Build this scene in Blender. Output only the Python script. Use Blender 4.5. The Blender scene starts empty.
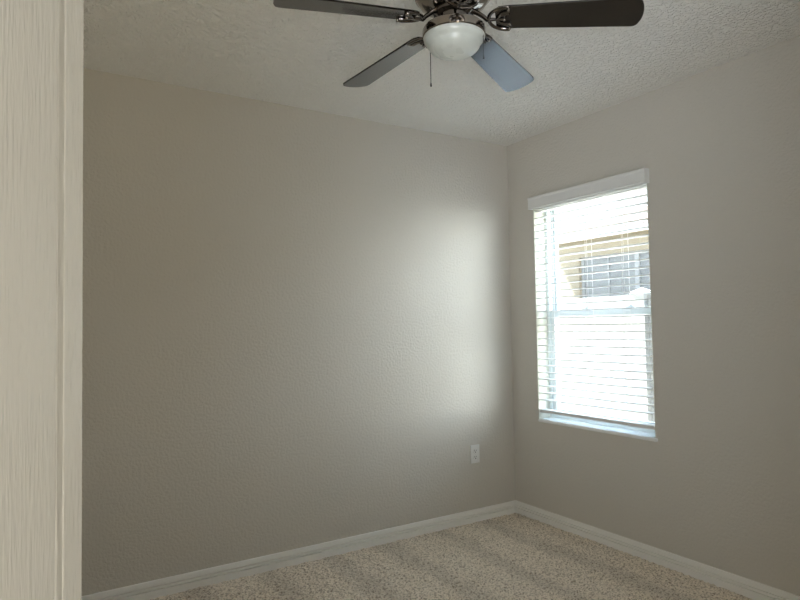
import bpy, bmesh, math, random
import numpy as np
from mathutils import Vector, Matrix

S = bpy.context.scene
COL = S.collection
PI = math.pi
random.seed(7)
rng = np.random.default_rng(11)

# ------------------------------------------------------------------ camera
cam_data = bpy.data.cameras.new('camera')
cam = bpy.data.objects.new('camera', cam_data)
COL.objects.link(cam)
CR = Vector((0.84860606, -0.52874187, -0.01731471))
CU = Vector((-0.0067067, -0.04347924, 0.99903182))
CF = Vector((0.52898278, 0.84766833, 0.04044286))
CP = Vector((-2.79158138, -3.07895942, 1.2489068))
M = Matrix.Identity(4)
for i in range(3):
    M[i][0] = CR[i]; M[i][1] = CU[i]; M[i][2] = -CF[i]; M[i][3] = CP[i]
cam.matrix_world = M
cam_data.sensor_width = 36.0
cam_data.lens = 613.786 / 800.0 * 36.0
cam_data.clip_start = 0.02
S.camera = cam

# ------------------------------------------------------------------ world, sun, exposure
SKY_STRENGTH = 0.35
SKY_GLOW_STRENGTH = 3.0     # added unseen sky glow outside the window, brightens the outlet wall
SUN_STRENGTH = 7.0
EXPOSURE = 2.9
world = bpy.data.worlds.new('world'); S.world = world
world.use_nodes = True
wn = world.node_tree.nodes; wl = world.node_tree.links
bg = wn['Background']
tc = wn.new('ShaderNodeTexCoord'); sp = wn.new('ShaderNodeSeparateXYZ'); rp = wn.new('ShaderNodeValToRGB')
wl.new(tc.outputs['Generated'], sp.inputs[0]); wl.new(sp.outputs['Z'], rp.inputs[0])
rp.color_ramp.elements[0].position = 0.0; rp.color_ramp.elements[0].color = (1.0, 1.0, 1.0, 1)
rp.color_ramp.elements[1].position = 0.75; rp.color_ramp.elements[1].color = (0.52, 0.70, 1.0, 1)
wl.new(rp.outputs[0], bg.inputs[0])
dt = wn.new('ShaderNodeVectorMath'); dt.operation = 'DOT_PRODUCT'; dt.inputs[1].default_value = Vector((0.90, -0.38, 0.22)).normalized()
mrw = wn.new('ShaderNodeMapRange'); mrw.interpolation_type = 'SMOOTHSTEP'
mrw.inputs['From Min'].default_value = 0.50; mrw.inputs['From Max'].default_value = 0.95
mrw.inputs['To Min'].default_value = SKY_STRENGTH; mrw.inputs['To Max'].default_value = SKY_GLOW_STRENGTH
wl.new(tc.outputs['Generated'], dt.inputs[0]); wl.new(dt.outputs['Value'], mrw.inputs[0]); wl.new(mrw.outputs[0], bg.inputs[1])

sun_d = bpy.data.lights.new('sun', 'SUN'); sun = bpy.data.objects.new('sun', sun_d); COL.objects.link(sun)
sun.location = (-3, 4, 8)
sun_dir = Vector((-0.18, 0.47, 0.84)).normalized()
sun.rotation_euler = sun_dir.to_track_quat('Z', 'Y').to_euler()
sun_d.energy = SUN_STRENGTH; sun_d.angle = math.radians(0.53); sun_d.color = (1.0, 0.985, 0.955)

# window portal: tells the sampler where the daylight enters
por_d = bpy.data.lights.new('window_portal', 'AREA'); por = bpy.data.objects.new('window_portal', por_d); COL.objects.link(por)
por_d.shape = 'RECTANGLE'; por_d.size = 1.34; por_d.size_y = 0.84
por.matrix_world = Matrix(((0, 0, 1, 0.20), (0, 1, 0, -0.648), (-1, 0, 0, 1.31), (0, 0, 0, 1)))
por_d.cycles.is_portal = True

# added fill lamp in the hall behind the camera, lifts the window wall
HALL_FILL_STRENGTH = 10.0
hall_d = bpy.data.lights.new('hall_fill', 'AREA'); hall = bpy.data.objects.new('hall_fill', hall_d); COL.objects.link(hall)
hall_d.shape = 'RECTANGLE'; hall_d.size = 2.2; hall_d.size_y = 2.1; hall_d.energy = HALL_FILL_STRENGTH; hall_d.color = (0.84, 0.93, 1.0)
hall.location = (-5.5, -6.0, 1.25)
hall.rotation_euler = Vector((-0.68, -0.73, 0)).to_track_quat('Z', 'Y').to_euler()

hall3_d = bpy.data.lights.new('hall_fill_up', 'AREA'); hall3 = bpy.data.objects.new('hall_fill_up', hall3_d); COL.objects.link(hall3)  # added up-facing fill lamp at hall floor level, brightens the ceiling
hall3_d.shape = 'RECTANGLE'; hall3_d.size = 2.0; hall3_d.size_y = 2.0; hall3_d.energy = 76.0; hall3_d.color = (0.90, 0.95, 1.0)
hall3.location = (-4.5, -4.9, 0.03); hall3.rotation_euler = (PI, 0, 0)

hall4_d = bpy.data.lights.new('hall_fill_up_near', 'AREA'); hall4 = bpy.data.objects.new('hall_fill_up_near', hall4_d); COL.objects.link(hall4)  # second added fill lamp, warm, lifts the outlet wall and ceiling
hall4_d.shape = 'RECTANGLE'; hall4_d.size = 1.5; hall4_d.size_y = 2.0; hall4_d.energy = 14.0; hall4_d.color = (1.0, 0.90, 0.70)
hall4.location = (-2.35, -4.6, 0.03); hall4.rotation_euler = (PI, 0, 0)

S.view_settings.view_transform = 'Standard'
S.view_settings.look = 'None'
S.view_settings.gamma = 1.0
S.view_settings.use_curve_mapping = False
S.view_settings.exposure = EXPOSURE
S.cycles.max_bounces = 16
S.cycles.diffuse_bounces = 12
S.cycles.glossy_bounces = 6
S.cycles.transparent_max_bounces = 12
S.cycles.use_denoising = True
S.cycles.use_guiding = True
S.cycles.caustics_reflective = False
S.cycles.caustics_refractive = False

# ------------------------------------------------------------------ materials
def new_mat(name):
    m = bpy.data.materials.new(name); m.use_nodes = True
    return m, m.node_tree.nodes, m.node_tree.links, m.node_tree.nodes['Principled BSDF']

def mat(name, col, rough=0.5, metal=0.0, spec=0.5, bump=None, mottle=None, coat=0.0):
    """bump: (scale, strength, distance, detail, stretch xyz);  mottle: (scale, amount)"""
    m, n, l, b = new_mat(name)
    b.inputs['Base Color'].default_value = (*col, 1)
    b.inputs['Roughness'].default_value = rough
    b.inputs['Metallic'].default_value = metal
    b.inputs['Specular IOR Level'].default_value = spec
    b.inputs['Coat Weight'].default_value = coat
    co = n.new('ShaderNodeTexCoord')
    if bump:
        sc, st, di, de, stretch = bump
        mp = n.new('ShaderNodeMapping'); mp.inputs['Scale'].default_value = stretch
        nz = n.new('ShaderNodeTexNoise'); nz.inputs['Scale'].default_value = sc; nz.inputs['Detail'].default_value = de
        bp = n.new('ShaderNodeBump'); bp.inputs['Strength'].default_value = st; bp.inputs['Distance'].default_value = di
        l.new(co.outputs['Object'], mp.inputs[0]); l.new(mp.outputs[0], nz.inputs[0])
        l.new(nz.outputs[0], bp.inputs['Height']); l.new(bp.outputs[0], b.inputs['Normal'])
    if mottle:
        sc, am = mottle
        nz = n.new('ShaderNodeTexNoise'); nz.inputs['Scale'].default_value = sc; nz.inputs['Detail'].default_value = 3
        cr = n.new('ShaderNodeValToRGB')
        cr.color_ramp.elements[0].color = (*[c * (1 - am) for c in col], 1); cr.color_ramp.elements[0].position = .3
        cr.color_ramp.elements[1].color = (*[min(1, c * (1 + am)) for c in col], 1); cr.color_ramp.elements[1].position = .7
        l.new(co.outputs['Object'], nz.inputs[0]); l.new(nz.outputs[0], cr.inputs[0]); l.new(cr.outputs[0], b.inputs['Base Color'])
    return m

M_WALL = mat('greige_wall_paint', (0.63, 0.60, 0.545), 0.48, spec=0.30, bump=(75, 0.62, 0.006, 2.5, (1, 1, 1)))
M_CEIL = mat('textured_ceiling_paint', (0.93, 0.915, 0.87), 0.85, spec=0.2)
# knock-down texture: flattened blobs of plaster
n = M_CEIL.node_tree.nodes; l = M_CEIL.node_tree.links; b = n['Principled BSDF']
co = n.new('ShaderNodeTexCoord'); nz = n.new('ShaderNodeTexNoise'); nz.inputs['Scale'].default_value = 60; nz.inputs['Detail'].default_value = 3.5
nz.inputs['Distortion'].default_value = 0.6
cr = n.new('ShaderNodeValToRGB'); cr.color_ramp.elements[0].position = .44; cr.color_ramp.elements[1].position = .58
bp = n.new('ShaderNodeBump'); bp.inputs['Strength'].default_value = 1.0; bp.inputs['Distance'].default_value = 0.006
l.new(co.outputs['Object'], nz.inputs[0]); l.new(nz.outputs[0], cr.inputs[0]); l.new(cr.outputs[0], bp.inputs['Height']); l.new(bp.outputs[0], b.inputs['Normal'])

M_HALL = mat('taupe_hall_paint', (0.13, 0.12, 0.11), 0.7, bump=(95, 0.3, 0.004, 2.5, (1, 1, 1)))
M_TRIM = mat('white_trim_paint', (0.90, 0.89, 0.86), 0.35, bump=(60, 0.05, 0.002, 2, (1, 1, 1)))
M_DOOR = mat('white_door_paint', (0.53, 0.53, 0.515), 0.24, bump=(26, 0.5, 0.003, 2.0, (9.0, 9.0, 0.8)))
M_JAMB = mat('white_jamb_plaster', (0.60, 0.59, 0.51), 0.7, bump=(90, 0.2, 0.003, 2, (1, 1, 1)))
M_SILL = mat('white_marble_sill', (0.90, 0.91, 0.91), 0.18, mottle=(14, 0.05))
M_VINYL = mat('white_vinyl_frame', (0.68, 0.72, 0.72), 0.35, bump=(30, 0.03, 0.001, 2, (1, 1, 1)))
M_SLAT = mat('white_faux_wood_slat', (0.80, 0.80, 0.79), 0.4, bump=(14, 0.06, 0.001, 3, (1, 0.1, 1)))
M_CORD = mat('white_blind_cord', (0.82, 0.81, 0.78), 0.8, bump=(400, 0.3, 0.001, 2, (1, 1, 1)))
M_PLATE = mat('white_outlet_plastic', (0.80, 0.80, 0.78), 0.3, mottle=(40, 0.02))
M_SLOT = mat('dark_socket_slot', (0.02, 0.02, 0.02), 0.6, mottle=(60, 0.2))
M_SCREW = mat('painted_screw', (0.70, 0.70, 0.68), 0.35, metal=0.3, mottle=(60, 0.05))
M_NICKEL = mat('dark_polished_nickel', (0.30, 0.27, 0.24), 0.13, metal=1.0, mottle=(30, 0.06))
M_BRACKET = mat('polished_bracket_metal', (0.16, 0.145, 0.135), 0.12, metal=1.0, mottle=(30, 0.06))
M_BLADE = mat('espresso_wood_blade', (0.005, 0.0035, 0.003), 0.11, spec=1.0, bump=(20, 0.05, 0.001, 3, (0.6, 14, 1)))
M_CHAIN = mat('dark_bronze_chain', (0.05, 0.045, 0.04), 0.5, metal=0.3, bump=(700, 0.5, 0.001, 1, (1, 1, 1)))
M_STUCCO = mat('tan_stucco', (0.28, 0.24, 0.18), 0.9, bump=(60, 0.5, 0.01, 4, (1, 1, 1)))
M_FASCIA = mat('white_fascia_board', (0.82, 0.84, 0.86), 0.5, mottle=(8, 0.02))
M_ROOF = mat('terracotta_roof_shingle', (0.075, 0.052, 0.042), 0.9, bump=(18, 0.5, 0.02, 3, (1, 6, 1)), mottle=(9, 0.15))
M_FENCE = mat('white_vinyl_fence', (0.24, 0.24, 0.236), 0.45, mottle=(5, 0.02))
M_SCREEN = mat('bug_screen_mesh', (0.15, 0.16, 0.17), 0.8, mottle=(90, 0.2))
M_NFRAME = mat('grey_window_frame', (0.27, 0.28, 0.29), 0.5, mottle=(8, 0.03))
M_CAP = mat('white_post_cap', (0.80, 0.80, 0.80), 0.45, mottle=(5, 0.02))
M_GRASS = mat('pale_gravel', (0.52, 0.50, 0.46), 0.95, bump=(50, 0.8, 0.03, 4, (1, 1, 1)), mottle=(25, 0.3))
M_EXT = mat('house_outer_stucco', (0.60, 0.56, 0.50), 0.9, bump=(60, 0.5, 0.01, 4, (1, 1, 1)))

# frosted glass bowl
M_BOWL, n, l, b = new_mat('frosted_white_glass')
b.inputs['Base Color'].default_value = (0.60, 0.63, 0.60, 1); b.inputs['Roughness'].default_value = 0.28
b.inputs['Subsurface Weight'].default_value = 0.5; b.inputs['Subsurface Radius'].default_value = (0.03, 0.03, 0.03)
co = n.new('ShaderNodeTexCoord'); nz = n.new('ShaderNodeTexNoise'); nz.inputs['Scale'].default_value = 12
mr = n.new('ShaderNodeMapRange'); mr.inputs['To Min'].default_value = 0.24; mr.inputs['To Max'].default_value = 0.32
l.new(co.outputs['Object'], nz.inputs[0]); l.new(nz.outputs[0], mr.inputs[0]); l.new(mr.outputs[0], b.inputs['Roughness'])

# clear pane: thin glass, lets light straight through with a Fresnel reflection
def glass(name, tint):
    m = bpy.data.materials.new(name); m.use_nodes = True
    n = m.node_tree.nodes; l = m.node_tree.links
    n.remove(n['Principled BSDF'])
    fr = n.new('ShaderNodeFresnel')
    ge = n.new('ShaderNodeNewGeometry'); io = n.new('ShaderNodeMapRange')      # same thin-sheet reflection from both faces
    io.inputs['To Min'].default_value = 1.35; io.inputs['To Max'].default_value = 1.0 / 1.35
    l.new(ge.outputs['Backfacing'], io.inputs[0]); l.new(io.outputs[0], fr.inputs[0])
    tr = n.new('ShaderNodeBsdfTransparent'); tr.inputs[0].default_value = (*tint, 1)
    gl = n.new('ShaderNodeBsdfGlossy'); gl.inputs['Roughness'].default_value = 0.02
    mx = n.new('ShaderNodeMixShader')
    l.new(fr.outputs[0], mx.inputs[0]); l.new(tr.outputs[0], mx.inputs[1]); l.new(gl.outputs[0], mx.inputs[2])
    l.new(mx.outputs[0], n['Material Output'].inputs[0])
    return m
M_GLASS = glass('clear_window_glass', (0.95, 0.985, 0.97))

# dark neighbour glazing
M_NGLASS = mat('dark_reflective_glass', (0.17, 0.18, 0.19), 0.08, spec=0.8, mottle=(3, 0.15))

# carpet: speckled cut pile
M_CARPET, n, l, b = new_mat('beige_cut_pile_carpet')
b.inputs['Roughness'].default_value = 1.0; b.inputs['Specular IOR Level'].default_value = 0.05
b.inputs['Sheen Weight'].default_value = 0.15; b.inputs['Sheen Roughness'].default_value = 0.6
co = n.new('ShaderNodeTexCoord')
v = n.new('ShaderNodeTexNoise'); v.inputs['Scale'].default_value = 105; v.inputs['Detail'].default_value = 2
cr = n.new('ShaderNodeValToRGB')
cr.color_ramp.elements[0].position = .33; cr.color_ramp.elements[0].color = (0.38, 0.315, 0.24, 1)
cr.color_ramp.elements[1].position = .55; cr.color_ramp.elements[1].color = (0.88, 0.79, 0.67, 1)
# vacuum tracks: stripes of pile lying the other way, about 35 cm apart, running towards the outlet wall
sx = n.new('ShaderNodeSeparateXYZ'); wob = n.new('ShaderNodeTexNoise'); wob.inputs['Scale'].default_value = 2.2; wob.inputs['Detail'].default_value = 3
m1 = n.new('ShaderNodeMath'); m1.operation = 'MULTIPLY_ADD'; m1.inputs[1].default_value = 2 * PI / 0.35; m1.inputs[2].default_value = 0.67 * 2 * PI / 0.35 - 2.4
m2 = n.new('ShaderNodeMath'); m2.operation = 'MULTIPLY_ADD'; m2.inputs[1].default_value = 4.2
m3 = n.new('ShaderNodeMath'); m3.operation = 'COSINE'
mr = n.new('ShaderNodeMapRange'); mr.inputs['From Min'].default_value = 0.0; mr.inputs['From Max'].default_value = 1.0
mr.inputs['To Min'].default_value = 1.02; mr.inputs['To Max'].default_value = 0.84
l.new(co.outputs['Object'], sx.inputs[0]); l.new(co.outputs['Object'], wob.inputs[0]); l.new(sx.outputs['X'], m1.inputs[0])
l.new(wob.outputs[0], m2.inputs[0]); l.new(m1.outputs[0], m2.inputs[2]); l.new(m2.outputs[0], m3.inputs[0]); l.new(m3.outputs[0], mr.inputs[0])
mu = n.new('ShaderNodeMix'); mu.data_type = 'RGBA'; mu.blend_type = 'MULTIPLY'; mu.inputs[0].default_value = 1.0
l.new(co.outputs['Object'], v.inputs[0]); l.new(v.outputs[0], cr.inputs[0])
l.new(cr.outputs[0], mu.inputs[6]); l.new(mr.outputs[0], mu.inputs[7]); l.new(mu.outputs[2], b.inputs['Base Color'])

# ------------------------------------------------------------------ mesh helpers
def box(bm, x0, x1, y0, y1, z0, z1, bevel=0.0, segs=2):
    r = bmesh.ops.create_cube(bm, size=1.0)
    vs = r['verts']
    for v in vs:
        v.co = Vector(((x0 + x1) / 2 + v.co.x * (x1 - x0), (y0 + y1) / 2 + v.co.y * (y1 - y0), (z0 + z1) / 2 + v.co.z * (z1 - z0)))
    if bevel:
        es = list({e for v in vs for e in v.link_edges})
        bmesh.ops.bevel(bm, geom=es, offset=bevel, segments=segs, affect='EDGES', profile=0.5)

def lathe(bm, prof, seg=48, cx=0, cy=0):
    rings = []
    for r, z in prof:
        if r < 1e-6:
            rings.append([bm.verts.new((cx, cy, z))])
        else:
            rings.append([bm.verts.new((cx + r * math.cos(2 * PI * k / seg), cy + r * math.sin(2 * PI * k / seg), z)) for k in range(seg)])
    for a, c in zip(rings, rings[1:]):
        for k in range(seg):
            k2 = (k + 1) % seg
            if len(a) == 1 and len(c) == 1: continue
            if len(a) == 1: bm.faces.new((a[0], c[k2], c[k]))
            elif len(c) == 1: bm.faces.new((a[k], a[k2], c[0]))
            else: bm.faces.new((a[k], a[k2], c[k2], c[k]))

def tube(bm, pts, rad, seg=10, flat=None):
    """tube through points; rad a number or a list; flat scales the vertical half-size"""
    pts = [Vector(p) for p in pts]
    rs = rad if isinstance(rad, (list, tuple)) else [rad] * len(pts)
    rings = []
    for i, p in enumerate(pts):
        d = (pts[min(i + 1, len(pts) - 1)] - pts[max(i - 1, 0)]).normalized()
        up = Vector((0, 0, 1)) if abs(d.z) < 0.95 else Vector((1, 0, 0))
        s = d.cross(up).normalized(); u = s.cross(d).normalized()
        f = flat if flat else 1.0
        rings.append([bm.verts.new(p + rs[i] * (math.cos(2 * PI * k / seg) * s + f * math.sin(2 * PI * k / seg) * u)) for k in range(seg)])
    for a, c in zip(rings, rings[1:]):
        for k in range(seg):
            k2 = (k + 1) % seg
            bm.faces.new((a[k], a[k2], c[k2], c[k]))
    bm.faces.new(list(reversed(rings[0]))); bm.faces.new(rings[-1])

def extrude_profile(bm, prof, a, c, axis):
    """closed 2-D profile [(u, z)] swept from a to c; axis 'x': points (t, u, z), axis 'y': points (u, t, z)"""
    f = (lambda t, u, z: (t, u, z)) if axis == 'x' else (lambda t, u, z: (u, t, z))
    A = [bm.verts.new(f(a, u, z)) for u, z in prof]; B = [bm.verts.new(f(c, u, z)) for u, z in prof]
    nn = len(prof)
    for k in range(nn):
        bm.faces.new((A[k], A[(k + 1) % nn], B[(k + 1) % nn], B[k]))
    bm.faces.new(list(reversed(A))); bm.faces.new(B)

def obj(name, bm, m, parent=None, smooth=None):
    bmesh.ops.recalc_face_normals(bm, faces=bm.faces)
    me = bpy.data.meshes.new(name); bm.to_mesh(me); bm.free()
    o = bpy.data.objects.new(name, me); COL.objects.link(o)
    if m: me.materials.append(m)
    if parent is not None: o.parent = parent
    if smooth is not None:
        for p in me.polygons: p.use_smooth = True
        if smooth > 0:
            me.set_sharp_from_angle(angle=math.radians(smooth))
    return o

def empty(name, loc=(0, 0, 0), rz=0.0):
    o = bpy.data.objects.new(name, None); COL.objects.link(o)
    o.location = loc; o.rotation_euler = (0, 0, rz); o.empty_display_size = 0.1
    return o

def tag(o, label, cat, group=None):
    o['label'] = label; o['category'] = cat
    if group: o['group'] = group
    return o

def struct(o, label=None, cat=None):
    o['kind'] = 'structure'
    if label: o['label'] = label
    if cat: o['category'] = cat
    return o

def bx(name, m, parent, *dims, bevel=0.0):
    bm = bmesh.new(); box(bm, *dims, bevel=bevel)
    return obj(name, bm, m, parent)

# ------------------------------------------------------------------ room shell
H = 2.44
XW = -3.25            # west wall
YS = -3.05            # south wall (doorway the picture is taken from)
WY0, WY1 = -1.068, -0.229      # window opening
WZ0, WZ1 = 0.625, 2.02
WT = 0.20             # outer wall thickness
DX0, DX1 = -2.924, -2.154      # doorway

# carpet: one dense tufted surface
nx, ny = 520, 500
xs = np.linspace(XW, 0.0, nx); ys = np.linspace(YS, 0.0, ny)
gx, gy = np.meshgrid(xs, ys)
gx = gx + rng.normal(0, 0.0016, gx.shape); gy = gy + rng.normal(0, 0.0016, gy.shape)
def soft_noise(px):      # random field with features of about px grid cells
    cx_, cy_ = int(nx / px) + 3, int(ny / px) + 3
    c = rng.random((cy_, cx_)); ux = np.arange(nx) / px; uy = np.arange(ny) / px
    ix, iy = ux.astype(int), uy.astype(int); fx, fy = ux - ix, uy - iy
    fx, fy = fx * fx * (3 - 2 * fx), fy * fy * (3 - 2 * fy)
    A = c[iy][:, ix] * (1 - fx) + c[iy][:, ix + 1] * fx; B = c[iy + 1][:, ix] * (1 - fx) + c[iy + 1][:, ix + 1] * fx
    return A * (1 - fy[:, None]) + B * fy[:, None]
gz = 0.001 + 0.009 * soft_noise(1.7) ** 1.2 + rng.random(gx.shape) * 0.004
vco = np.stack([gx, gy, gz], -1).reshape(-1, 3)
idx = np.arange(nx * ny).reshape(ny, nx)
q = np.stack([idx[:-1, :-1], idx[:-1, 1:], idx[1:, 1:], idx[1:, :-1]], -1).reshape(-1, 4)
me = bpy.data.meshes.new('floor')
me.vertices.add(len(vco)); me.vertices.foreach_set('co', vco.ravel())
me.loops.add(q.size); me.loops.foreach_set('vertex_index', q.ravel().astype(np.int32))
me.polygons.add(len(q)); me.polygons.foreach_set('loop_start', np.arange(0, q.size, 4, dtype=np.int32))
me.polygons.foreach_set('use_smooth', np.ones(len(q), dtype=bool))
me.update(calc_edges=True); me.validate()
me.materials.append(M_CARPET)
floor = bpy.data.objects.new('floor', me); COL.objects.link(floor)
struct(floor, 'beige cut pile carpet covering the bedroom floor', 'carpet')

struct(bx('ceiling', M_CEIL, None, XW - 0.1, WT, YS - 0.1, 0.12, H, H + 0.1), 'off white knockdown textured ceiling', 'ceiling')
struct(bx('wall_back', M_WALL, None, XW - 0.1, WT, 0.0, 0.12, -0.1, H), 'greige wall with the electrical outlet, opposite the doorway', 'wall')
CY0, CY1 = -2.815, -2.05       # closet doorway in the west wall
bm = bmesh.new()
box(bm, XW - 0.1, XW, YS - 0.1, CY0, -0.1, H); box(bm, XW - 0.1, XW, CY1, 0.0, -0.1, H); box(bm, XW - 0.1, XW, CY0, CY1, 2.05, H)
struct(obj('wall_left', bm, M_WALL))
bm = bmesh.new()      # closet behind it
box(bm, XW - 0.8, XW - 0.7, CY0 - 0.3, CY1 + 0.5, -0.1, H); box(bm, XW - 0.8, XW - 0.1, CY0 - 0.3, CY0 - 0.2, -0.1, H); box(bm, XW - 0.8, XW - 0.1, CY1 + 0.4, CY1 + 0.5, -0.1, H); box(bm, XW - 0.8, XW - 0.1, CY0 - 0.3, CY1 + 0.5, H, H + 0.1); box(bm, XW - 0.8, XW, CY0 - 0.3, CY1 + 0.5, -0.1, -0.0)
struct(obj('wall_closet', bm, M_WALL))
bm = bmesh.new()
box(bm, 0, WT, YS - 0.1, WY0, -0.1, H); box(bm, 0, WT, WY1, 0.0, -0.1, H)
box(bm, 0, WT, WY0, WY1, -0.1, WZ0); box(bm, 0, WT, WY0, WY1, WZ1, H)
struct(obj('wall_right', bm, M_WALL), 'greige wall holding the window with the white blind', 'wall')
bm = bmesh.new()
box(bm, XW, DX0 - 0.02, YS - 0.1, YS, -0.1, H); box(bm, DX1 + 0.02, 0, YS - 0.1, YS, -0.1, H); box(bm, DX0 - 0.02, DX1 + 0.02, YS - 0.1, YS, 2.06, H)
struct(obj('wall_front', bm, M_WALL))

# hallway beyond the doorway (behind the camera)
bm = bmesh.new()
y0h, y1h = YS - 0.1, -7.4
xh0, xh1 = -7.0, -1.1
box(bm, xh0, xh1, y1h - 0.1, y1h, -0.1, H); box(bm, xh0 - 0.1, xh0, y1h - 0.1, y0h, -0.1, H); box(bm, xh1, xh1 + 0.1, y1h - 0.1, y0h, -0.1, H)
box(bm, xh0 - 0.1, XW - 0.1, y0h, y0h + 0.1, -0.1, H)
struct(obj('wall_hall', bm, M_HALL))
struct(bx('ceiling_hall', M_HALL, None, xh0 - 0.1, xh1 + 0.1, y1h - 0.1, y0h, H, H + 0.1))
struct(bx('floor_hall', M_HALL, None, xh0 - 0.1, xh1 + 0.1, y1h - 0.1, YS, -0.1, 0.004))

# baseboards: colonial profile (offset from wall, height)
BP = [(0, 0.0), (0.0145, 0.0), (0.0145, 0.0385), (0.0135, 0.0392), (0.0020, 0.0395), (0.0020, 0.0432), (0.0118, 0.0438), (0.0122, 0.0480), (0.0112, 0.0540), (0.0015, 0.0543), (0.0015, 0.0580), (0.0095, 0.0586), (0.0092, 0.0640), (0.0078, 0.0740), (0.0066, 0.0805), (0.0045, 0.0830), (0, 0.0835)]
def baseboard(name, axis, sgn, off, a, c, lab=None):
    bm = bmesh.new(); extrude_profile(bm, [(off + sgn * u, z) for u, z in BP], a, c, axis)
    o = obj(name, bm, M_TRIM)
    struct(o, lab, 'baseboard' if lab else None)
baseboard('baseboard_back', 'x', -1, 0.0, XW, -0.0, 'white moulded baseboard along the wall with the outlet')
baseboard('baseboard_right', 'y', -1, 0.0, YS, -0.0, 'white moulded baseboard along the wall below the window')
baseboard('baseboard_left', 'y', 1, XW, YS, -0.0)
baseboard('baseboard_front', 'x', 1, YS, DX1 + 0.085, 0.0)

# door frame and casing
bm = bmesh.new()
box(bm, DX0 - 0.02, DX0 - 0.002, YS - 0.115, YS + 0.002, 0, 2.058); box(bm, DX1 + 0.002, DX1 + 0.02, YS - 0.115, YS + 0.002, 0, 2.058); box(bm, DX0 - 0.02, DX1 + 0.02, YS - 0.115, YS + 0.002, 2.042, 2.06)
box(bm, DX0 - 0.08, DX0 - 0.012, YS, YS + 0.014, 0, 2.11, bevel=0.004); box(bm, DX1 + 0.012, DX1 + 0.08, YS, YS + 0.014, 0, 2.11, bevel=0.004)
box(bm, DX0 - 0.08, DX1 + 0.08, YS, YS + 0.016, 2.05, 2.115, bevel=0.004)
struct(obj('trim_1', bm, M_TRIM))
bm = bmesh.new()
box(bm, XW, XW + 0.014, CY0 - 0.065, CY0 - 0.005, 0, 2.11, bevel=0.004); box(bm, XW, XW + 0.014, CY1 + 0.005, CY1 + 0.065, 0, 2.11, bevel=0.004); box(bm, XW, XW + 0.014, CY0 - 0.065, CY1 + 0.065, 2.05, 2.115, bevel=0.004)
struct(obj('trim_2', bm, M_TRIM))

# open door leaf: s runs from the free edge (0) to the hinge, n outward from the face
DW, DT, DH = 0.755, 0.035, 2.03
door = empty('door_1', (-2.7222, -2.2325, 0.012))
ang = math.radians(40.0)
# local +x = from free edge towards the hinge, local +y = normal of the face turned to the camera
ex = Vector((-math.sin(ang), -math.cos(ang), 0)); ey = Vector((math.cos(ang), -math.sin(ang), 0))
door.rotation_euler = Matrix(((ex.x, ey.x, 0), (ex.y, ey.y, 0), (0, 0, 1))).to_euler()
struct(door, 'half open white closet door leaf with wood grain skin and a narrow beaded groove', 'door')
SW = 0.0355
def facepts(side):      # plan profile across the leaf width at one face: stile, quirk, bead, quirk, panel
    st = [(0.0, -0.0025), (0.0025, 0.0), (SW - 0.0012, 0.0), (SW, -0.0010), (SW + 0.0006, -0.0100), (SW + 0.0066, -0.0100), (SW + 0.0070, -0.0030), (SW + 0.0078, -0.0022), (SW + 0.0086, -0.0030), (SW + 0.0090, -0.0090), (SW + 0.0118, -0.0090), (SW + 0.0122, -0.0012), (SW + 0.0134, 0.0)]
    return st + [(DW - s, d) for s, d in reversed(st)]
top = facepts(1)
prof = [(s, d) for s, d in top] + [(s, -DT - d) for s, d in reversed(top)]
bm = bmesh.new()
def slab(z0, z1, pr):
    A = [bm.verts.new((s, d, z0)) for s, d in pr]; B = [bm.verts.new((s, d, z1)) for s, d in pr]
    nn = len(pr)
    for k in range(nn): bm.faces.new((A[k], A[(k + 1) % nn], B[(k + 1) % nn], B[k]))
    bm.faces.new(list(reversed(A))); bm.faces.new(B)
slab(0.22, DH - 0.13, prof)
flat = [(0, -0.0025), (0.0025, 0), (DW - 0.0025, 0), (DW, -0.0025), (DW, -DT + 0.0025), (DW - 0.0025, -DT), (0.0025, -DT), (0, -DT + 0.0025)]
slab(0, 0.22, flat); slab(DH - 0.13, DH, flat)
obj('door_leaf', bm, M_DOOR, door)
bm = bmesh.new()
for sgn in (1, -1):
    pr = [(0.028, 0), (0.028, 0.006), (0.010, 0.010), (0.010, 0.030), (0.024, 0.040), (0.027, 0.052), (0.022, 0.064), (0, 0.067)]
    rings = []
    for r, d in pr:
        yy = d if sgn > 0 else -DT - d
        rings.append([bm.verts.new((0.066 + r * math.cos(2 * PI * k / 24), yy, 0.84 + r * math.sin(2 * PI * k / 24))) for k in range(24)] if r else [bm.verts.new((0.066, yy, 0.84))])
    for a, c in zip(rings, rings[1:]):
        for k in range(24):
            if len(c) == 1: bm.faces.new((a[k], a[(k + 1) % 24], c[0]))
            else: bm.faces.new((a[k], a[(k + 1) % 24], c[(k + 1) % 24], c[k]))
obj('door_knob', bm, M_NICKEL, door, smooth=40)
for hz in (0.22, 1.02, 1.80):
    bm = bmesh.new(); tube(bm, [(DW + 0.004, 0.005, hz), (DW + 0.004, 0.005, hz + 0.09)], 0.006, 10)
    obj('hinge', bm, M_NICKEL, door, smooth=40)

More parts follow.
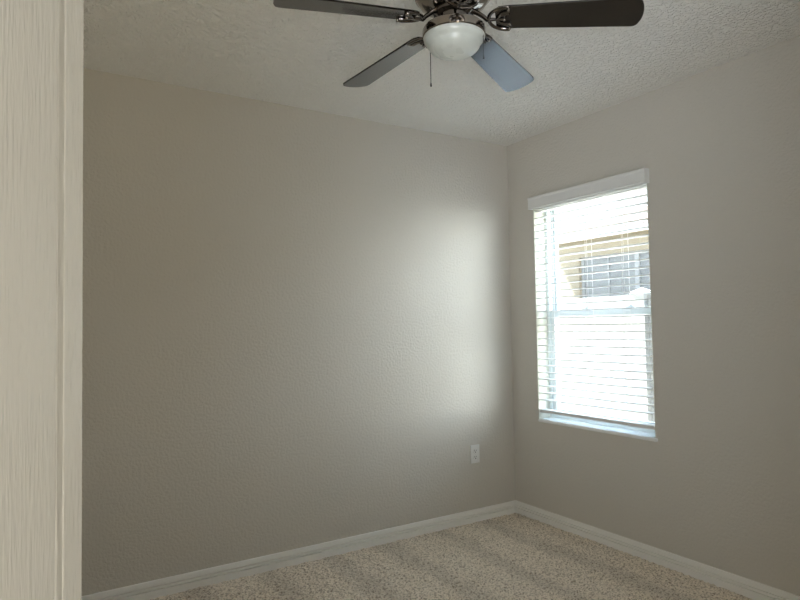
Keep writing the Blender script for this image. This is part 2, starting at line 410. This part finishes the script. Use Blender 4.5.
# ------------------------------------------------------------------ window
win = empty('window_1', (0, 0, 0)); struct(win, 'single hung white vinyl window behind the open blind', 'window')
bm = bmesh.new()      # plastered returns of the opening
e = 0.004
box(bm, 0.001, 0.10, WY1 - e, WY1 + 0.001, WZ0, WZ1); box(bm, 0.001, 0.10, WY0 - 0.001, WY0 + e, WZ0, WZ1); box(bm, 0.001, 0.10, WY0, WY1, WZ1 - e, WZ1 + 0.001)
obj('window_return', bm, M_JAMB, win)
bm = bmesh.new(); box(bm, -0.012, 0.11, WY0 - 0.012, WY1 - 0.006, 0.625, 0.645, bevel=0.008, segs=4)
obj('window_sill', bm, M_SILL, win)
FX0, FX1 = 0.096, 0.175
a0, a1 = WY0 + e, WY1 - e
zb, zt = 0.645, WZ1 - e
FW = 0.022
bm = bmesh.new()      # main frame with an outer fin step
box(bm, FX0, FX1, a1 - FW, a1, zb, zt, bevel=0.002); box(bm, FX0, FX1, a0, a0 + FW, zb, zt, bevel=0.002)
box(bm, FX0, FX1, a0 + FW, a1 - FW, zt - FW, zt, bevel=0.002); box(bm, FX0, FX1, a0 + FW, a1 - FW, zb, zb + FW, bevel=0.002)
box(bm, FX0 + 0.034, FX0 + 0.040, a1 - FW - 0.008, a1 - FW + 0.001, zb, zt); box(bm, FX0 + 0.034, FX0 + 0.040, a0 + FW - 0.001, a0 + FW + 0.008, zb, zt)
obj('window_frame', bm, M_VINYL, win)
ZM0, ZM1 = 1.283, 1.325
def sash(name, x0, x1, y0, y1, z0, z1, st, rb, rt):
    bm = bmesh.new()
    box(bm, x0, x1, y1 - st, y1, z0, z1, bevel=0.002); box(bm, x0, x1, y0, y0 + st, z0, z1, bevel=0.002)
    box(bm, x0, x1, y0 + st, y1 - st, z0, z0 + rb, bevel=0.002); box(bm, x0, x1, y0 + st, y1 - st, z1 - rt, z1, bevel=0.002)
    so = obj(name, bm, M_VINYL, win)
    xm = (x0 + x1) / 2 + 0.004
    bm = bmesh.new(); box(bm, xm - 0.002, xm + 0.002, y0 + st - 0.004, y1 - st + 0.004, z0 + rb - 0.004, z1 - rt + 0.004)
    obj('pane', bm, M_GLASS, so)
    return so
sash('upper_sash', 0.143, 0.170, a0 + FW + 0.001, a1 - FW - 0.001, ZM0, zt - FW, 0.020, 0.036, 0.022)
lo = sash('lower_sash', 0.104, 0.132, a0 + FW + 0.002, a1 - FW - 0.002, zb + FW, ZM1, 0.030, 0.034, 0.042)
for yy in (-0.545, -0.855):
    bm = bmesh.new()
    box(bm, 0.108, 0.128, yy - 0.024, yy + 0.024, ZM1, ZM1 + 0.006, bevel=0.002)
    lathe(bm, [(0.011, ZM1 + 0.006), (0.011, ZM1 + 0.013), (0.008, ZM1 + 0.016), (0.0, ZM1 + 0.016)], 16, 0.118, yy)
    tube(bm, [(0.118, yy, ZM1 + 0.012), (0.110, yy - 0.02, ZM1 + 0.013), (0.106, yy - 0.034, ZM1 + 0.015)], [0.005, 0.0045, 0.004], 8)
    obj('sash_lock', bm, M_VINYL, lo)

# ------------------------------------------------------------------ blind
bl = tag(empty('window_blind', (0, 0, 0)), 'white two inch horizontal blind lowered over the window with slats open', 'blind')
VY0, VY1 = -1.083, -0.227
bm = bmesh.new()
vp = [(-0.034, 1.966), (-0.043, 1.966), (-0.044, 1.970), (-0.041, 1.976), (-0.041, 2.024), (-0.044, 2.030), (-0.044, 2.038), (-0.040, 2.041), (-0.034, 2.041)]
extrude_profile(bm, vp, VY0, VY1, 'y')
box(bm, -0.036, -0.001, VY0, VY0 + 0.008, 1.966, 2.041, bevel=0.001); box(bm, -0.036, -0.001, VY1 - 0.008, VY1, 1.966, 2.041, bevel=0.001)
obj('valance', bm, M_SLAT, bl)
bm = bmesh.new(); box(bm, 0.004, 0.058, WY0 + 0.008, WY1 - 0.008, 1.968, WZ1 - 0.006, bevel=0.002)
obj('headrail', bm, M_SLAT, bl)
SY0, SY1 = WY0 + 0.009, WY1 - 0.009
SX = 0.030
def slat_bm(z, tilt):
    bm = bmesh.new()
    prof = []
    W = 0.025; T = 0.0021
    for u in np.linspace(-W, W, 7): prof.append((u, 0.0014 * (1 - (u / W) ** 2) + T))
    for u in np.linspace(W, -W, 7): prof.append((u, 0.0014 * (1 - (u / W) ** 2) - T))
    ct, st = math.cos(tilt), math.sin(tilt)
    extrude_profile(bm, [(SX + u * ct - h * st, z + u * st + h * ct) for u, h in prof], SY0, SY1, 'y')
    return bm
PITCH = 0.0425
z = 1.912 + PITCH
zs = []
while z > 0.745:
    zs.append(z); z -= PITCH
for zz in zs:
    o = obj('slat', slat_bm(zz + random.uniform(-.0008, .0008), math.radians(1.0 + random.uniform(-.6, .6))), M_SLAT, bl)
bm = bmesh.new(); box(bm, SX - 0.026, SX + 0.026, SY0, SY1, 0.683, 0.704, bevel=0.003)
rail = obj('bottom_rail', bm, M_SLAT, bl)
LY = (-0.372, -0.640, -0.893)
for yy in LY:
    bm = bmesh.new()
    for xx in (SX - 0.0275, SX + 0.0275):
        tube(bm, [(xx, yy, 1.97), (xx, yy, 0.70)], 0.0009, 6)
    tube(bm, [(SX, yy + 0.012, 1.97), (SX, yy + 0.012, 0.705)], 0.0008, 6)
    for zz in zs:
        tube(bm, [(SX - 0.027, yy + 0.002, zz - 0.0022), (SX + 0.027, yy + 0.002, zz - 0.0022)], 0.0006, 4)
    obj('ladder_cord', bm, M_CORD, bl)
    bm = bmesh.new(); box(bm, SX - 0.0295, SX - 0.024, yy - 0.010, yy + 0.010, 0.688, 0.703, bevel=0.002)
    obj('cord_plug', bm, M_PLATE, rail)

# ------------------------------------------------------------------ wall outlet
out = tag(empty('wall_outlet', (-0.334, 0, 0.427)), 'white duplex electrical outlet low on the greige wall near the corner', 'outlet')
bm = bmesh.new(); box(bm, -0.035, 0.035, -0.0065, 0.0, -0.0575, 0.0575, bevel=0.003)
obj('cover_plate', bm, M_PLATE, out)
for dz in (0.0195, -0.0195):
    bm = bmesh.new()
    pts = []
    for k in range(40):
        t = 2 * PI * k / 40
        pts.append((0.0172 * math.cos(t), max(-0.0135, min(0.0135, 0.0172 * math.sin(t)))))
    A = [bm.verts.new((x, -0.0064, zz)) for x, zz in pts]; B = [bm.verts.new((x * .97, -0.0090, zz * .97)) for x, zz in pts]
    for k in range(40): bm.faces.new((A[k], A[(k + 1) % 40], B[(k + 1) % 40], B[k]))
    bm.faces.new(B); bm.faces.new(A)
    r = obj('receptacle', bm, M_PLATE, out); r.location = (0, 0, dz)
    bm = bmesh.new()
    box(bm, -0.0078, -0.0054, -0.0094, -0.0088, -0.002, 0.0085); box(bm, 0.0054, 0.0078, -0.0094, -0.0088, -0.001, 0.0075)
    tube(bm, [(0, -0.0088, -0.0075), (0, -0.0094, -0.0075)], 0.0034, 12)
    obj('slot', bm, M_SLOT, r)
bm = bmesh.new(); tube(bm, [(0, -0.006, 0), (0, -0.0078, 0)], 0.0033, 14); obj('screw', bm, M_SCREW, out)

# ------------------------------------------------------------------ ceiling fan
FC = Vector((-1.677, -1.627, 0))
fan = tag(empty('ceiling_fan', (FC.x, FC.y, H)), 'five blade ceiling fan with dark wood blades and white glass bowl light', 'fan')
def Z(z): return z - H
bm = bmesh.new(); lathe(bm, [(0, Z(2.44)), (0.068, Z(2.44)), (0.068, Z(2.425)), (0.058, Z(2.40)), (0.034, Z(2.382)), (0.016, Z(2.378)), (0, Z(2.378))]); obj('canopy', bm, M_NICKEL, fan, smooth=40)
bm = bmesh.new(); tube(bm, [(0, 0, Z(2.39)), (0, 0, Z(2.29))], 0.0125, 20); obj('downrod', bm, M_NICKEL, fan, smooth=40)
bm = bmesh.new(); lathe(bm, [(0, Z(2.312)), (0.022, Z(2.312)), (0.040, Z(2.306)), (0.092, Z(2.300)), (0.108, Z(2.288)), (0.112, Z(2.268)), (0.112, Z(2.246)), (0.116, Z(2.243)), (0.116, Z(2.236)), (0.110, Z(2.232)), (0.100, Z(2.216)), (0.080, Z(2.203)), (0.062, Z(2.198)), (0, Z(2.198))], 64)
obj('motor_housing', bm, M_NICKEL, fan, smooth=35)
bm = bmesh.new(); lathe(bm, [(0, Z(2.200)), (0.060, Z(2.200)), (0.060, Z(2.184)), (0.046, Z(2.178)), (0.046, Z(2.160)), (0, Z(2.160))], 48)
obj('flywheel', bm, M_BRACKET, fan, smooth=35)
bm = bmesh.new(); lathe(bm, [(0, Z(2.176)), (0.038, Z(2.176)), (0.040, Z(2.160)), (0.052, Z(2.152)), (0.078, Z(2.148)), (0.091, Z(2.142)), (0.095, Z(2.134)), (0.095, Z(2.117)), (0.092, Z(2.113)), (0.088, Z(2.113)), (0.088, Z(2.122)), (0, Z(2.124))], 72)
obj('light_kit', bm, M_NICKEL, fan, smooth=35)
bm = bmesh.new()
prof = [(0.0, Z(2.118)), (0.0915, Z(2.118)), (0.0928, Z(2.112)), (0.0915, Z(2.105)), (0.0850, Z(2.096)), (0.0800, Z(2.0925))]
for k in range(1, 15):
    t = k / 14 * PI / 2
    prof.append((0.0792 * math.cos(t) ** 0.9 if k < 14 else 0.0, Z(2.0920 - 0.036 * math.sin(t))))
lathe(bm, prof, 72); obj('glass_bowl', bm, M_BOWL, fan, smooth=50)
# blades
TH0 = 24.95
PITCHB = math.radians(-12.3); DROOP = math.radians(3.4)
def blade_outline():
    pts = []
    r0, r1 = 0.122, 0.541
    w0, w1 = 0.046, 0.058
    # root: shallow curve, tip: rounded corners with a bowed end
    side = [(r0 + 0.004, w0 - 0.012), (r0 + 0.016, w0 - 0.002), (r0 + 0.04, w0 + 0.001)]
    for t in np.linspace(0.1, 1, 7): side.append((r0 + 0.04 + (r1 - 0.03 - r0 - 0.04) * t, w0 + (w1 - w0) * t))
    rc = 0.020
    for t in np.linspace(0.0, 1, 6):
        a = t * math.radians(72)
        side.append((r1 - 0.008 - rc + rc * math.sin(a), w1 - rc + rc * math.cos(a)))
    for w in (0.030, 0.020, 0.010, 0.003): side.append((r1 - 4.0 * w * w, w))
    up = side; dn = [(r, -w) for r, w in reversed(side)]
    return up + dn
OUT = blade_outline()
def make_blade(k):
    rz = math.radians(TH0 + 72 * k + (0, 0, 0, 0, 1.6)[k])
    droop = DROOP + math.radians((0, 0, 0, 0, 2.0)[k])     # one blade hangs a little lower
    R = Matrix.Translation((0, 0, Z(2.161))) @ Matrix.Rotation(rz, 4, 'Z') @ Matrix.Translation((0.1, 0, 0)) @ Matrix.Rotation(droop, 4, 'Y') @ Matrix.Rotation(PITCHB, 4, 'X') @ Matrix.Translation((-0.1, 0, 0))
    bm = bmesh.new()
    T = 0.0028
    A = [bm.verts.new((r, w, -T)) for r, w in OUT]; B = [bm.verts.new((r, w, T)) for r, w in OUT]
    nn = len(OUT)
    for j in range(nn): bm.faces.new((A[j], A[(j + 1) % nn], B[(j + 1) % nn], B[j]))
    bm.faces.new(list(reversed(A))); bm.faces.new(B)
    bmesh.ops.bevel(bm, geom=[ed for ed in bm.edges if len(ed.link_faces) == 2 and ed.calc_face_angle(0) > 1.2], offset=0.0012, segments=2, affect='EDGES')
    bl_o = obj('blade', bm, M_BLADE, fan, smooth=35)
    bl_o.matrix_local = R
    # bracket under the blade: oval openwork holder plus the arm back to the motor
    bm = bmesh.new()
    zt = -0.0065
    ring = []
    for j in range(41):
        t = -PI / 2 - 0.15 + (PI + 0.3) * j / 40
        ring.append((0.158 - 0.052 * math.cos(t), 0.047 * math.sin(t), zt))
    tube(bm, ring, 0.0058, 8, flat=0.7)
    inner = []
    for j in range(21):
        t = -PI / 2 + PI * j / 20
        inner.append((0.166 - 0.034 * math.cos(t) + 0.004 * abs(math.sin(t)), 0.029 * math.sin(t), zt))
    tube(bm, inner, 0.0040, 8, flat=0.7)
    tube(bm, [(0.106, 0, zt), (0.122, 0, zt), (0.136, 0, zt), (0.150, 0.0, zt)], [0.006, 0.005, 0.004, 0.005], 8)
    tube(bm, [(0.128, 0, zt), (0.142, 0.016, zt), (0.168, 0.024, zt)], [0.004, 0.0038, 0.0045], 8)
    tube(bm, [(0.128, 0, zt), (0.142, -0.016, zt), (0.168, -0.024, zt)], [0.004, 0.0038, 0.0045], 8)
    br = obj('blade_bracket', bm, M_BRACKET, bl_o, smooth=60)
    bm = bmesh.new()
    Ri = R.inverted()
    rot = Matrix.Rotation(rz, 4, 'Z')
    path = [(0.050, 0, Z(2.190)), (0.066, 0, Z(2.184)), (0.082, 0, Z(2.172)), (0.092, 0, Z(2.164))]
    pts = [Ri @ (rot @ Vector(q)) for q in path] + [Vector((0.102, 0, zt - .001)), Vector((0.112, 0, zt))]
    tube(bm, pts, [0.010, 0.008, 0.007, 0.0065, 0.0065, 0.006], 10)
    obj('bracket_arm', bm, M_BRACKET, bl_o, smooth=60)
    for sx, sy in ((0.166, 0.040), (0.166, -0.040), (0.152, 0.0)):
        bm = bmesh.new(); lathe(bm, [(0, -0.0125), (0.0035, -0.0118), (0.005, -0.0095), (0.005, -0.0035), (0, -0.0035)], 12, sx, sy)
        obj('screw', bm, M_NICKEL, bl_o, smooth=50)
for k in range(5): make_blade(k)
# pull chains: hang from the light kit, bead chain with a small bell
c_right = Vector((CR.x, CR.y, 0)).normalized(); c_fwd = Vector((CF.x, CF.y, 0)).normalized()
for off, fw, z0, z1 in ((-0.0690, 0.055, 2.15, 1.986), (0.0835, -0.034, 2.15, 2.032)):
    p0 = c_right * off + c_fwd * fw
    bm = bmesh.new()
    q0 = p0.normalized() * 0.094
    tube(bm, [(q0.x * .8, q0.y * .8, Z(2.140)), (q0.x, q0.y, Z(2.138)), (p0.x * 1.01, p0.y * 1.01, Z(2.128)), (p0.x, p0.y, Z(2.11)), (p0.x, p0.y, Z(z1 + 0.01))], 0.0011, 6)
    zz = z1 + 0.012
    while zz < 2.11:
        bmesh.ops.create_icosphere(bm, subdivisions=1, radius=0.0017, matrix=Matrix.Translation((p0.x, p0.y, Z(zz)))); zz += 0.0046
    lathe(bm, [(0, Z(z1 + 0.012)), (0.002, Z(z1 + 0.010)), (0.0028, Z(z1 + 0.002)), (0.002, Z(z1)), (0, Z(z1))], 10, p0.x, p0.y)
    obj('pull_chain', bm, M_CHAIN, fan)

# ------------------------------------------------------------------ outside
struct(bx('ground', M_GRASS, None, -6, 30, -25, 25, -0.45, -0.2), 'pale gravel of the side yard between the houses', 'ground')
# own house: outer roof with its eave over the window
bm = bmesh.new()
prof = [(0.24, 2.47), (0.24, 2.60), (-3.5, 4.3), (-7.6, 2.6), (-7.6, 2.56), (0.20, 2.56), (0.20, 2.47)]
extrude_profile(bm, prof, -8.0, 3.0, 'y')
struct(obj('roof_1', bm, M_FASCIA))

# white vinyl fence
FNX = 2.05; FZ = 1.487; PW = 0.127
fence = tag(empty('fence', (FNX, 0, -0.2)), 'white vinyl privacy fence standing outside the window', 'fence')
fence.location = (0, 0, 0)
py = 0.513; span = 1.83
ps = [py + span * k for k in range(-1, 4)]
for y in ps:
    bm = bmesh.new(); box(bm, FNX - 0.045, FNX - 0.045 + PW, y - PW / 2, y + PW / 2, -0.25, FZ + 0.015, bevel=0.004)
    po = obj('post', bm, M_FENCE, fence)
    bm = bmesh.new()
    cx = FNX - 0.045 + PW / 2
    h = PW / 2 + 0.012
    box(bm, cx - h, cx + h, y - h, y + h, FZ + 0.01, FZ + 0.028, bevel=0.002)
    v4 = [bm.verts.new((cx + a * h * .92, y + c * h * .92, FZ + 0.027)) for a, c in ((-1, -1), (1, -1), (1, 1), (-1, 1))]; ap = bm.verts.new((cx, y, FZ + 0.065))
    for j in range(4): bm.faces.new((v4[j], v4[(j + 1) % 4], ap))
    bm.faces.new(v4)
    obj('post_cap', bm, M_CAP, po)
for ya, yb in zip(ps, ps[1:]):
    bm = bmesh.new()
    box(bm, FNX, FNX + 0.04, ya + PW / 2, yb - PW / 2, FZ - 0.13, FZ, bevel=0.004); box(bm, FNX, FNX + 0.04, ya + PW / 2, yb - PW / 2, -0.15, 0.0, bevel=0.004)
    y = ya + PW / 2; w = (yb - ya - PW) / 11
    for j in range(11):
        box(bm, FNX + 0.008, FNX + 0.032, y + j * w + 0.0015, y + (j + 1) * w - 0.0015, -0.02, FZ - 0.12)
    obj('fence_panel', bm, M_FENCE, fence)

# neighbouring house
nb = tag(empty('house', (3.65, 0, -0.2)), 'tan stucco house with clay coloured roof seen beyond the fence', 'house')
nb.location = (0, 0, 0)
NX = 3.65; NC = 3.06
wy0, wy1, wz0, wz1 = 0.9, 2.66, 1.15, 2.115     # its window
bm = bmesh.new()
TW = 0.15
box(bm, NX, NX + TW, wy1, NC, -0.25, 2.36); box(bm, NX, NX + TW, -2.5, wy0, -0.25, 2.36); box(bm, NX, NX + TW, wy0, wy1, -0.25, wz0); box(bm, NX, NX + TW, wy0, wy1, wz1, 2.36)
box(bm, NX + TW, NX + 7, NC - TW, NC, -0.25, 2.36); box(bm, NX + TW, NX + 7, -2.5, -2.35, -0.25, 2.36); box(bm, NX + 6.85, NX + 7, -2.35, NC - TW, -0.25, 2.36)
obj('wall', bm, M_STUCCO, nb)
bm = bmesh.new()
box(bm, NX + 0.05, NX + 0.10, wy0, wy0 + .04, wz0, wz1); box(bm, NX + 0.05, NX + 0.10, wy1 - .04, wy1, wz0, wz1); box(bm, NX + 0.05, NX + 0.10, wy0 + .04, wy1 - .04, wz1 - .04, wz1); box(bm, NX + 0.05, NX + 0.10, wy0 + .04, wy1 - .04, wz0, wz0 + .04)
ym = (wy0 + wy1) / 2
box(bm, NX + 0.045, NX + 0.10, ym - .03, ym + .03, wz0, wz1)
for yy in (wy0 + (ym - wy0) / 2, ym + (wy1 - ym) / 2): box(bm, NX + 0.055, NX + 0.065, yy - .01, yy + .01, wz0, wz1)
nf = obj('window_frame', bm, M_NFRAME, nb)
obj('pane', (lambda b_: (box(b_, NX + 0.07, NX + 0.075, wy0 + .03, wy1 - .03, wz0 + .03, wz1 - .03), b_)[1])(bmesh.new()), M_NGLASS, nf)
EX = 3.50; EY = 3.12; EZ = 2.355
bm = bmesh.new()
box(bm, EX, NX + 7.3, -2.8, EY, EZ - 0.02, EZ); obj('soffit', bm, M_STUCCO, nb)
bm = bmesh.new()
box(bm, EX - 0.02, EX, -2.8, EY + .02, EZ - 0.035, EZ + 0.055); box(bm, EX, NX + 7.3, EY, EY + 0.02, EZ - 0.035, EZ + 0.055)
obj('fascia', bm, M_FASCIA, nb)
bm = bmesh.new()
xa, xb, ya, yb = EX - 0.05, NX + 7.35, -2.85, EY + 0.05
hy = (yb - ya) / 2; slope = 0.40; zr = EZ + 0.05 + hy * slope; ymid = (ya + yb) / 2
pv = [bm.verts.new(c) for c in ((xa, ya, EZ + .05), (xb, ya, EZ + .05), (xb, yb, EZ + .05), (xa, yb, EZ + .05), (xa + hy, ymid, zr), (xb - hy, ymid, zr))]
bm.faces.new((pv[0], pv[4], pv[3])); bm.faces.new((pv[1], pv[2], pv[5])); bm.faces.new((pv[0], pv[1], pv[5], pv[4])); bm.faces.new((pv[2], pv[3], pv[4], pv[5])); bm.faces.new((pv[0], pv[3], pv[2], pv[1]))
obj('roof', bm, M_ROOF, nb)
